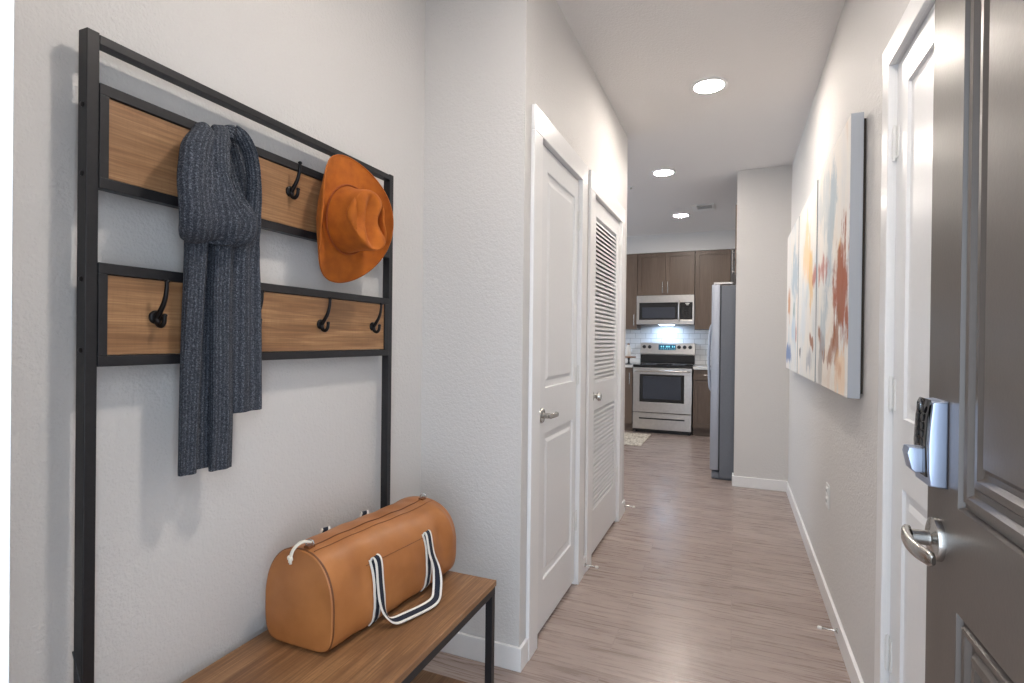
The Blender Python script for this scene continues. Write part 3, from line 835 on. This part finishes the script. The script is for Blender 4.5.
# ------------------------------------------------------------------ canvases
def painting(name, blobs, streaks=0.5):
    k = N(name); k.set(Roughness=.75); v = k.geo()
    wob = k.noise(v, 5, 5, .65); wob2 = k.noise(k.geo((1, 1, .35)), 16, 4, .6)
    c = k.ramp(k.noise(k.geo((1, 1, .45)), 3.2, 5, .6, .8).outputs[0], [(.32, lin(196, 208, 216)), (.46, lin(226, 226, 224)), (.58, lin(234, 230, 224)), (.75, lin(222, 206, 190))])
    sp = k.n('SeparateXYZ'); k.l(v, sp.inputs[0])
    for (cy, cz, ry, rz, col, st, ang) in blobs:
        dy = k.math('SUBTRACT', sp.outputs[1], cy); dz = k.math('SUBTRACT', sp.outputs[2], cz)
        ca, sa = math.cos(ang), math.sin(ang)
        a = k.math('ADD', k.math('MULTIPLY', dy, ca/ry), k.math('MULTIPLY', dz, sa/ry))
        q = k.math('ADD', k.math('MULTIPLY', dy, -sa/rz), k.math('MULTIPLY', dz, ca/rz))
        d = k.math('SQRT', k.math('ADD', k.math('MULTIPLY', a, a), k.math('MULTIPLY', q, q)))
        d = k.math('ADD', d, k.math('MULTIPLY', k.math('SUBTRACT', wob.outputs[0], .5), 2.4))
        d = k.math('ADD', d, k.math('MULTIPLY', k.math('SUBTRACT', wob2.outputs[0], .5), 2.2))
        f = k.ramp(d, [(.55, (st, st, st, 1)), (1.05, (0, 0, 0, 1))])
        c = k.mix(f, c, lin(*col))
    k.base(c); k.bump(k.noise(v, 90, 4).outputs[0], .3, .002); return k.m
RUST, PEACH, OCH, GRBL, BRN, BLU, RED = (158, 84, 54), (240, 205, 165), (226, 188, 120), (168, 186, 198), (150, 96, 66), (70, 110, 170), (176, 88, 76)
P1 = painting('abstract_painting_near', [(2.62, 1.75, .10, .34, GRBL, .75, .25), (2.42, 1.58, .05, .14, OCH, .8, 0), (2.8, 1.88, .28, .16, GRBL, .45, .2), (2.38, 1.45, .17, .27, RUST, .95, .1), (2.44, 1.30, .10, .12, BRN, .8, .3), (2.34, 1.60, .06, .10, RUST, .7, 0),
     (2.86, 1.60, .15, .07, RED, .75, 0), (2.85, 1.25, .16, .05, BRN, .9, .5), (2.62, 1.20, .10, .05, BRN, .8, -.5), (2.8, 1.35, .10, .16, GRBL, .7, .3), (2.9, 1.12, .07, .12, (160, 160, 162), .7, .2), (2.36, 1.14, .12, .14, PEACH, .6, 0)])
P2 = painting('abstract_painting_middle', [(3.45, 1.76, .20, .22, PEACH, .9, .2), (3.28, 1.60, .10, .18, OCH, .75, 0), (3.12, 1.60, .08, .07, RED, .8, 0), (3.2, 1.25, .10, .035, BRN, .9, .4), (3.3, 1.16, .14, .07, (170, 176, 186), .8, -.3), (3.6, 1.4, .12, .25, (214, 222, 228), .7, 0), (3.75, 1.2, .04, .03, (60, 60, 80), .8, 0)])
P3 = painting('abstract_painting_far', [(4.1, 1.7, .25, .22, GRBL, .8, 0), (4.5, 1.52, .14, .12, (196, 140, 96), .9, 0), (4.15, 1.48, .07, .07, (120, 150, 150), .8, 0), (4.5, 1.18, .22, .08, BLU, .8, 0), (4.0, 1.33, .04, .08, RED, .8, 0), (4.2, 1.35, .12, .1, (190, 206, 222), .8, 0)])
M['canvas_edge'] = plain('grey_gallery_wrap', (170, 175, 182), .8, bump=.3, bscale=900)
M['pine'] = plain('pine_stretcher', (60, 52, 44), .8)
for (y0, y1), pm, lab in (((2.225, 3.035), P1, 'abstract canvas on the right wall with the large rust patch, nearest to the entry door'),
                          ((3.075, 3.875), P2, 'middle one of three abstract canvases on the right wall, with a peach area'),
                          ((3.915, 4.705), P3, 'abstract canvas with blue speckles and a tan patch, farthest along the right wall')):
    cv = thing('canvas_painting', lab, 'painting', (.398, (y0+y1)/2, 1.06), 'abstract canvases on the right wall')
    b = BM(); box(b, .372, .412, y0, y1, 1.058, 2.074, .002)
    for f in b.faces:
        f.material_index = 0 if f.normal.x < -.9 or (f.calc_center_median().x < .3725) else 1
    obj('stretched_canvas', b, [pm, M['canvas_edge']], cv)
    b = BM()
    for a in ((y0+.015, y1-.015, 1.075, 1.11), (y0+.015, y1-.015, 2.02, 2.055), (y0+.015, y0+.05, 1.11, 2.02), (y1-.05, y1-.015, 1.11, 2.02)): box(b, .412, .4215, *a)
    obj('stretcher_frame', b, M['pine'], cv)

# ------------------------------------------------------------------ small wall and ceiling fittings
wo = thing('wall_outlet', 'white electrical outlet low on the right hall wall', 'outlet', (XR, 2.965, .47))
b = BM(); box(b, XR-.006, XR, 2.928, 3.002, .462, .578, .003); pl = obj('cover_plate', b, M['plastic_white'], wo)
for z in (.495, .545):
    b = BM(); box(b, XR-.009, XR-.005, 2.946, 2.984, z-.016, z+.016, .004); so = obj('socket', b, M['plastic_white'], wo)
    b = BM(); box(b, XR-.0095, XR-.0085, 2.956, 2.959, z-.006, z+.008); box(b, XR-.0095, XR-.0085, 2.971, 2.974, z-.006, z+.006); obj('slot', b, M['black'], so)
def door_stop(X, y, sgn, lab):
    t = thing('door_stop', lab, 'door stop', (X, y, .05), 'rod door stops on the baseboards')
    b = BM(); lathe(b, [(.001, 0), (.010, 0), (.010, .003), (.005, .006), (.0035, .01), (.0035, .062), (.001, .062)], (X, y, .05), (sgn, 0, 0), 14); obj('rod', b, M['nickel'], t, smooth=40)
    b = BM(); lathe(b, [(.001, .058), (.0065, .058), (.0075, .062), (.0075, .070), (.005, .074), (.001, .074)], (X, y, .05), (sgn, 0, 0), 14); obj('bumper', b, M['rubber'], t, smooth=40)
door_stop(XL+BT, 2.803, 1, 'metal rod door stop on the baseboard between the two left closet doors')
door_stop(XL+BT, 3.93, 1, 'metal rod door stop past the louvered door at the end of the left hall wall')
door_stop(XR-BT, 2.596, -1, 'metal rod door stop on the right hall baseboard below the near painting')

LIGHTS = [((-.157, 3.306), 'round recessed ceiling light nearest to the entry, over the hall'), ((-.598, 4.864), 'round recessed ceiling light second from the entry, beyond the hall'), ((-.605, 6.591), 'round recessed ceiling light farthest back, over the kitchen beside the air vent')]
l0 = thing('recessed_light', LIGHTS[0][1], 'ceiling light', (-.157, 3.306, H), 'recessed ceiling lights')
b = BM(); lathe(b, [(.082, -.004), (.082, -.010), (.098, -.007), (.101, 0), (.080, 0), (.080, -.004)], (-.157, 3.306, H), (0, 0, 1), 40); obj('trim_ring', b, M['white'], l0, smooth=40)
b = BM(); lathe(b, [(.001, -.0085), (.070, -.0085), (.082, -.006), (.082, -.004), (.001, -.004)], (-.157, 3.306, H), (0, 0, 1), 40); obj('diffuser', b, M['light_on'], l0, smooth=40)
for (x, y), lab in LIGHTS[1:]: dup(l0, (x, y, H), lab)
dup(l0, (-.16, 1.15, H), 'round recessed ceiling light just inside the entry door, above the open door leaf')

vt = thing('ceiling_vent', 'white rectangular air vent in the kitchen ceiling', 'vent', (-.335, 6.29, H))
b = BM(); x0, x1, y0, y1 = -.455, -.225, 6.14, 6.44
for a in ((x0, x1, y0, y0+.05), (x0, x1, y1-.09, y1), (x0, x0+.05, y0+.05, y1-.09), (x1-.03, x1, y0+.05, y1-.09)): box(b, *a, H-.008, H, .002)
obj('vent_frame', b, M['plastic_white'], vt)
b = BM()
for i in range(5): rotbox(b, ((x0+x1)/2+.01, y0+.065+.032*i, H-.006), (x1-x0-.08, .020, .0015), Matrix.Rotation(.5, 3, 'X'))
obj('vent_blade', b, M['plastic_white'], vt)
sp = thing('sprinkler_head', 'small white concealed sprinkler cover on the ceiling left of the middle light', 'sprinkler', (-.947, 5.229, H))
b = BM(); lathe(b, [(.001, -.006), (.028, -.005), (.032, -.001), (.032, 0), (.001, 0)], (-.947, 5.229, H), (0, 0, 1), 24); obj('cover', b, M['plastic_white'], sp, smooth=40)
b = BM(); lathe(b, [(.001, -.020), (.010, -.019), (.012, -.012), (.006, -.005), (.001, -.005)], (-.947, 5.229, H), (0, 0, 1), 14); obj('tip', b, M['nickel'], sp, smooth=40)

# ------------------------------------------------------------------ kitchen
YFc = 7.455      # front of the range
def shaker(bm, x0, x1, y, z0, z1, w=.055, mi=0):
    """recessed-panel cabinet door facing -Y at y"""
    t = .019
    box(bm, x0, x1, y, y+t, z0, z0+w); box(bm, x0, x1, y, y+t, z1-w, z1)
    box(bm, x0, x0+w, y, y+t, z0+w, z1-w); box(bm, x1-w, x1, y, y+t, z0+w, z1-w)
    box(bm, x0+w, x1-w, y+.013, y+t, z0+w, z1-w)
def bar(parent, p0, p1, out=(0, -1, 0), r=.005, stand=.028, mat=None):
    b = BM(); p0, p1, o = Vector(p0), Vector(p1), Vector(out)*stand; d = (p1-p0)
    tube(b, [p0+o, p1+o], r, 10); 
    for q in (.12, .88): tube(b, [p0+d*q, p0+d*q+o], r*.8, 8)
    return obj('handle', b, mat or M['nickel'], parent, smooth=40)
def cabinet(name, lab, x0, x1, y0, y1, z0, z1, doors, group, toe=0, drawers=()):
    t = thing(name, lab, 'cabinet', ((x0+x1)/2, (y0+y1)/2, z0), group)
    b = BM(); box(b, x0, x1, y0+.02, y1, z0+toe, z1)
    if toe: box(b, x0, x1, y0+.075, y1, z0, z0+toe)
    obj('carcass', b, M['cab'], t)
    for a, c, za, zb, hside, hz in doors:
        b = BM(); shaker(b, a+.002, c-.002, y0, za, zb); dr = obj('door', b, M['cab'], t)
        hxx = a+.035 if hside < 0 else c-.035
        bar(dr, (hxx, y0, hz), (hxx, y0, hz+.155))
    for a, c, za, zb in drawers:
        b = BM(); box(b, a+.002, c-.002, y0, y0+.019, za, zb, .002); dr = obj('drawer', b, M['cab'], t); bar(dr, ((a+c)/2-.07, y0, (za+zb)/2), ((a+c)/2+.07, y0, (za+zb)/2))
    return t
UY, UT, UB_ = 7.70, 2.490, 1.420
G = 'brown kitchen wall cabinets'
cabinet('wall_cabinet', 'brown wall cabinet left of the microwave, cut off by the louvered door', -1.80, -1.290, UY, YK, UB_, UT, [(-1.80, -1.545, UB_+.003, UT-.003, 1, 1.45), (-1.545, -1.29, UB_+.003, UT-.003, 1, 1.47)], G)
cabinet('wall_cabinet', 'short two-door brown cabinet directly above the microwave', -1.288, -.517, UY, YK, 1.895, UT, [(-1.288, -.9025, 1.898, UT-.003, 1, 1.925), (-.9025, -.517, 1.898, UT-.003, -1, 1.925)], G)
cabinet('wall_cabinet', 'single-door brown wall cabinet between the microwave and the refrigerator', -.512, -.065, UY, YK, UB_, UT, [(-.512, -.065, UB_+.003, UT-.003, 1, 1.47)], G)
# cabinet above the refrigerator, facing left
oc = thing('wall_cabinet', 'brown cabinet high above the refrigerator, mostly hidden by the end wall', 'cabinet', (.4, 5.7, 1.86), G)
b = BM(); box(b, .012, XR+.295, 5.205, 6.16, 1.86, UT); obj('carcass', b, M['cab'], oc)
for ya, yb, hy_ in ((5.207, 5.68, 5.64), (5.684, 6.158, 5.724)):
    b = BM(); box(b, -.008, .011, ya, yb, 1.865, UT-.003, .001); dr = obj('door', b, M['cab'], oc); bar(dr, (-.008, hy_ if ya > 5.5 else 5.245, 1.93), (-.008, hy_ if ya > 5.5 else 5.245, 2.085), (-1, 0, 0), stand=.022)
# base cabinets
GB = 'brown kitchen base cabinets'
cabinet('base_cabinet', 'brown base cabinet left of the oven range', -2.2, -1.300, 7.475, YK-.03, 0, .885, [(-1.75, -1.302, .115, .880, 1, .66), (-2.2, -1.752, .115, .880, -1, .66)], GB, .1)
cabinet('base_cabinet', 'brown base cabinet right of the oven range, by the refrigerator', -.505, .1, 7.475, YK-.03, 0, .885, [(-.505, -.10, .115, .735, 1, .55), (-.10, .10, .115, .735, 1, .55)], GB, .1, [(-.505, -.10, .745, .880)])
for x0, x1, lab in ((-2.2, -1.298, 'pale countertop left of the oven range'), (-.507, .1, 'pale countertop right of the oven range')):
    b = BM(); box(b, x0, x1, 7.45, YK-.009, .886, .918, .003); tag(obj('countertop', b, M['counter'], None, ((x0+x1)/2, 7.75, .886)), lab, 'countertop', 'pale kitchen countertops')

# oven range
rg = thing('oven_range', 'stainless steel electric range with a glass oven door in the kitchen', 'oven', (-.903, 7.75, 0))
RX0, RX1 = -1.288, -.517
b = BM(); box(b, RX0, RX1, YFc+.03, 8.02, .03, .905); box(b, RX0+.03, RX1-.03, YFc+.06, 8.0, 0, .03); obj('range_body', b, M['black'], rg)
b = BM(); box(b, RX0-.003, RX1+.003, YFc+.005, 7.985, .905, .932, .004); ct = obj('cooktop', b, M['glass_black'], rg)
for x, y, r in ((-1.10, 7.62, .10), (-.71, 7.62, .085), (-1.10, 7.85, .075), (-.71, 7.85, .09)):
    b = BM(); tube(b, [(x+r*math.cos(a), y+r*math.sin(a), .9325) for a in [2*PI*q/32 for q in range(33)]], .0012, 6, caps=False)
    obj('burner_ring', b, M['fridge_body'], ct, smooth=180)
b = BM()
bgp = [(7.985, .932), (7.985, 1.058), (7.960, 1.070), (7.975, 1.222), (7.990, 1.228), (8.055, 1.228), (8.055, .932)]
A_ = [b.verts.new((RX0+.012, y, z)) for y, z in bgp]; B2 = [b.verts.new((RX1-.004, y, z)) for y, z in bgp]
fs = [b.faces.new(A_), b.faces.new(B2[::-1])]+[b.faces.new((A_[(i+1) % 7], A_[i], B2[i], B2[(i+1) % 7])) for i in range(7)]
bmesh.ops.recalc_face_normals(b, faces=fs)
bg = obj('backguard', b, M['steel'], rg)
b = BM(); box(b, RX0+.012, RX1-.004, 7.978, 7.986, .934, 1.056); obj('backguard_glass', b, M['glass_black'], bg)
b = BM(); box(b, -1.018, -.780, 7.958, 7.975, 1.128, 1.206, .003); dp = obj('display', b, M['display'], bg)
b = BM()
for dx in (-.985, -.955, -.915, -.895, -.875, -.83, -.805):
    box(b, dx, dx+.013, 7.9565, 7.9585, 1.165, 1.188)
for dx in (-.99, -.96, -.93, -.90, -.87, -.84, -.81): box(b, dx, dx+.018, 7.9565, 7.9585, 1.140, 1.146)
obj('digits', b, M['display_on'], dp)
for x in (-1.222, -1.145, -.736, -.660, -.584):
    b = BM(); lathe(b, [(.001, 0), (.026, 0), (.026, .004), (.020, .008), (.018, .026), (.001, .028)], (x, 7.972, 1.170), (0, -1, .1), 20); kb = obj('knob', b, M['black'], rg, smooth=40)
b = BM(); w = .075
box(b, RX0+.002, RX1-.002, YFc-.012, YFc+.03, .800, .893, .004); box(b, RX0+.002, RX1-.002, YFc-.012, YFc+.03, .285, .425, .004)
box(b, RX0+.002, RX0+.088, YFc-.012, YFc+.03, .425, .800); box(b, RX1-.098, RX1-.002, YFc-.012, YFc+.03, .425, .800)
od = obj('oven_door', b, M['steel'], rg)
b = BM(); box(b, RX0+.088, RX1-.098, YFc-.010, YFc+.02, .425, .800, .003); ow = obj('oven_window', b, M['glass_black'], od)
b = BM(); box(b, RX0+.135, RX1-.140, YFc-.0115, YFc-.009, .470, .775); obj('window_glass', b, M['oven_glass'], ow)
b = BM(); p = spline([(RX0+.03, YFc-.012, .848), (RX0+.05, YFc-.055, .850), (RX0+.15, YFc-.062, .850), (RX1-.15, YFc-.062, .850), (RX1-.05, YFc-.055, .850), (RX1-.03, YFc-.012, .848)], 6); tube(b, p, .0125, 12); obj('handle', b, M['steel'], od, smooth=60)
b = BM(); box(b, RX0+.002, RX1-.002, YFc-.010, YFc+.03, .055, .275, .004); wd_ = obj('warming_drawer', b, M['steel'], rg)
b = BM(); box(b, RX0+.085, RX1-.088, YFc-.030, YFc-.010, .212, .228, .003); obj('handle', b, M['steel'], wd_)
b = BM(); box(b, RX0+.085, RX1-.088, YFc-.0115, YFc-.009, .192, .212); obj('grip_shadow', b, M['black'], wd_)  # flat black strip on the drawer face, standing in for shade below its handle

# microwave
mw = thing('microwave', 'stainless over-the-range microwave mounted below the short cabinet', 'microwave', (-.903, 7.87, 1.485))
MY = 7.672
b = BM(); box(b, RX0+.004, RX1-.004, MY+.03, YK-.01, 1.487, 1.890, .003); obj('housing', b, M['black'], mw)
b = BM()
box(b, RX0, RX1, MY, MY+.03, 1.790, 1.892, .003); box(b, RX0, RX1, MY, MY+.03, 1.487, 1.552, .003); box(b, RX0, RX0+.035, MY, MY+.03, 1.552, 1.790); box(b, RX1-.022, RX1, MY, MY+.03, 1.552, 1.790)
obj('front_frame', b, M['steel'], mw)
b = BM(); box(b, RX0+.035, -.722, MY+.002, MY+.028, 1.552, 1.790); dr = obj('microwave_door', b, M['glass_black'], mw)
b = BM(); box(b, RX0+.075, -.765, MY+.0005, MY+.003, 1.575, 1.725); obj('window', b, M['oven_glass'], dr)
b = BM(); p = spline([(-.712, MY+.002, 1.540), (-.712, MY-.035, 1.560), (-.712, MY-.042, 1.67), (-.712, MY-.035, 1.79), (-.712, MY+.002, 1.81)], 6); tube(b, p, .013, 12); obj('handle', b, M['steel'], dr, smooth=60)
b = BM(); box(b, -.700, RX1-.022, MY+.002, MY+.028, 1.552, 1.790); cp = obj('control_panel', b, M['glass_black'], mw)
b = BM(); box(b, -.632, -.580, MY+.0005, MY+.0025, 1.768, 1.780); box(b, -.622, -.590, MY+.0005, MY+.0025, 1.752, 1.759); obj('clock', b, M['plastic_white'], cp)
b = BM()
for r in range(5):
    for q in range(3): box(b, -.675+.045*q, -.648+.045*q, MY+.0008, MY+.0025, 1.575+.032*r, 1.590+.032*r)
obj('keypad_button', b, M['black'], cp)
b = BM(); box(b, -1.0, -.80, 7.84, 7.94, 1.4855, 1.4865); tag(obj('task_light', b, M['micro_light'], mw), 'cool white lamp lit under the microwave')

# refrigerator: seen from its side
fg = thing('refrigerator', 'tall grey side-by-side refrigerator seen edge-on beside the end wall', 'refrigerator', (.2, 5.67, 0))
FY0, FY1 = 5.215, 6.12
b = BM(); box(b, -.118, .60, FY0, FY1, .02, 1.765, .004); obj('cabinet_body', b, M['fridge_body'], fg)
for ya, yb in ((FY0, 5.60), (5.606, FY1)):
    b = BM(); box(b, -.200, -.128, ya, yb, .085, 1.775, .008); dr = obj('refrigerator_door', b, M['fridge_door'], fg, smooth=30)
    yh = yb-.04 if ya < 5.5 else ya+.04
    b = BM(); p = spline([(-.200, yh, 1.43), (-.222, yh, 1.38), (-.230, yh, 1.25), (-.235, yh, 1.10), (-.230, yh, .95), (-.222, yh, .82), (-.200, yh, .77)], 6); tube(b, p, .012, 12); obj('handle', b, M['fridge_door'], dr, smooth=60)
b = BM(); box(b, -.128, -.118, FY0+.004, FY1-.004, .085, 1.765); obj('gasket', b, M['black'], fg)
b = BM(); box(b, -.185, -.02, FY0+.02, FY0+.09, 1.776, 1.800, .006); obj('hinge_cover', b, M['steel'], fg)
b = BM(); box(b, -.185, -.120, FY0+.005, FY1-.005, .012, .070, .003); box(b, -.15, .55, FY0+.03, FY1-.03, 0, .02); obj('toe_grille', b, M['fridge_body'], fg)

# mat
b = BM(); box(b, -1.95, -1.02, 6.49, 7.33, .0005, .008, .003); tag(obj('kitchen_mat', b, M['mat'], None, (-1.5, 6.9, 0)), 'cream woven mat on the kitchen floor left of the range', 'rug')
# pedestal stand with jar
st = thing('pedestal_stand', 'small wooden pedestal stand on the left countertop', 'stand', (-1.40, 7.72, .918))
M['walnut'] = wood('light_walnut', [(.3, lin(120, 84, 58)), (.7, lin(168, 126, 92))], 'X', 1, .5)
b = BM(); lathe(b, [(.001, .095), (.100, .095), (.103, .101), (.103, .110), (.098, .114), (.001, .114)], (-1.40, 7.72, .918), (0, 0, 1), 32); obj('plate', b, M['walnut'], st, smooth=40)
b = BM(); lathe(b, [(.001, 0), (.045, 0), (.045, .006), (.018, .014), (.011, .05), (.018, .088), (.03, .095), (.001, .095)], (-1.40, 7.72, .918), (0, 0, 1), 24); obj('foot', b, M['metal'], st, smooth=40)
b = BM(); lathe(b, [(.001, 0), (.036, 0), (.040, .01), (.040, .11), (.030, .135), (.022, .145), (.022, .165), (.001, .165)], (-1.405, 7.72, 1.0325), (0, 0, 1), 24)
jr = thing('ceramic_bottle', 'white ceramic bottle standing on the wooden pedestal stand', 'bottle', (-1.405, 7.72, 1.0325)); obj('bottle_body', b, M['rubber'], jr, smooth=40)
b = BM(); lathe(b, [(.001, .163), (.018, .163), (.019, .178), (.012, .184), (.001, .185)], (-1.405, 7.72, 1.0325), (0, 0, 1), 16); obj('stopper', b, M['walnut'], jr, smooth=40)

# ------------------------------------------------------------------ light
W = bpy.data.worlds.new('daylight'); S.world = W; W.use_nodes = True
bgn = W.node_tree.nodes['Background']; bgn.inputs[0].default_value = (.76, .87, 1.0, 1); bgn.inputs[1].default_value = 4.2
def portal(name, loc, rot, sx, sy):
    L = bpy.data.lights.new(name, 'AREA'); L.shape = 'RECTANGLE'; L.size = sx; L.size_y = sy; L.cycles.is_portal = True
    o = bpy.data.objects.new(name, L); COL.objects.link(o); o.location = loc; o.rotation_euler = rot; return o
portal('entry_portal', ((DX0+DX1)/2, YF0-.02, 1.05), (PI/2, 0, 0), .93, 2.08)
portal('window_portal', (-4.62, (WY0+WY1)/2, (WZ0+WZ1)/2), (0, -PI/2, 0), WZ1-WZ0, WY1-WY0)

# ------------------------------------------------------------------ camera
F, YAW, PIT, ROL = 535.8, .3943, -.00397, .01152
r = Vector((math.cos(YAW), math.sin(YAW), 0)); fw = Vector((-math.sin(YAW), math.cos(YAW), 0)); u = Vector((0, 0, 1))
fw2 = fw*math.cos(PIT)+u*math.sin(PIT); u2 = -fw*math.sin(PIT)+u*math.cos(PIT)
r3 = r*math.cos(ROL)+u2*math.sin(ROL); u3 = -r*math.sin(ROL)+u2*math.cos(ROL)
cam = bpy.data.cameras.new('camera'); co = bpy.data.objects.new('camera', cam); COL.objects.link(co)
co.matrix_world = Matrix(((r3.x, u3.x, -fw2.x, 0), (r3.y, u3.y, -fw2.y, 0), (r3.z, u3.z, -fw2.z, 1.255), (0, 0, 0, 1)))
cam.sensor_width = 36; cam.lens = F/1024*36; cam.clip_start = .02
S.camera = co
S.view_settings.view_transform = 'Standard'; S.view_settings.look = 'None'; S.view_settings.gamma = 1; S.view_settings.use_curve_mapping = False
S.view_settings.exposure = 0.0
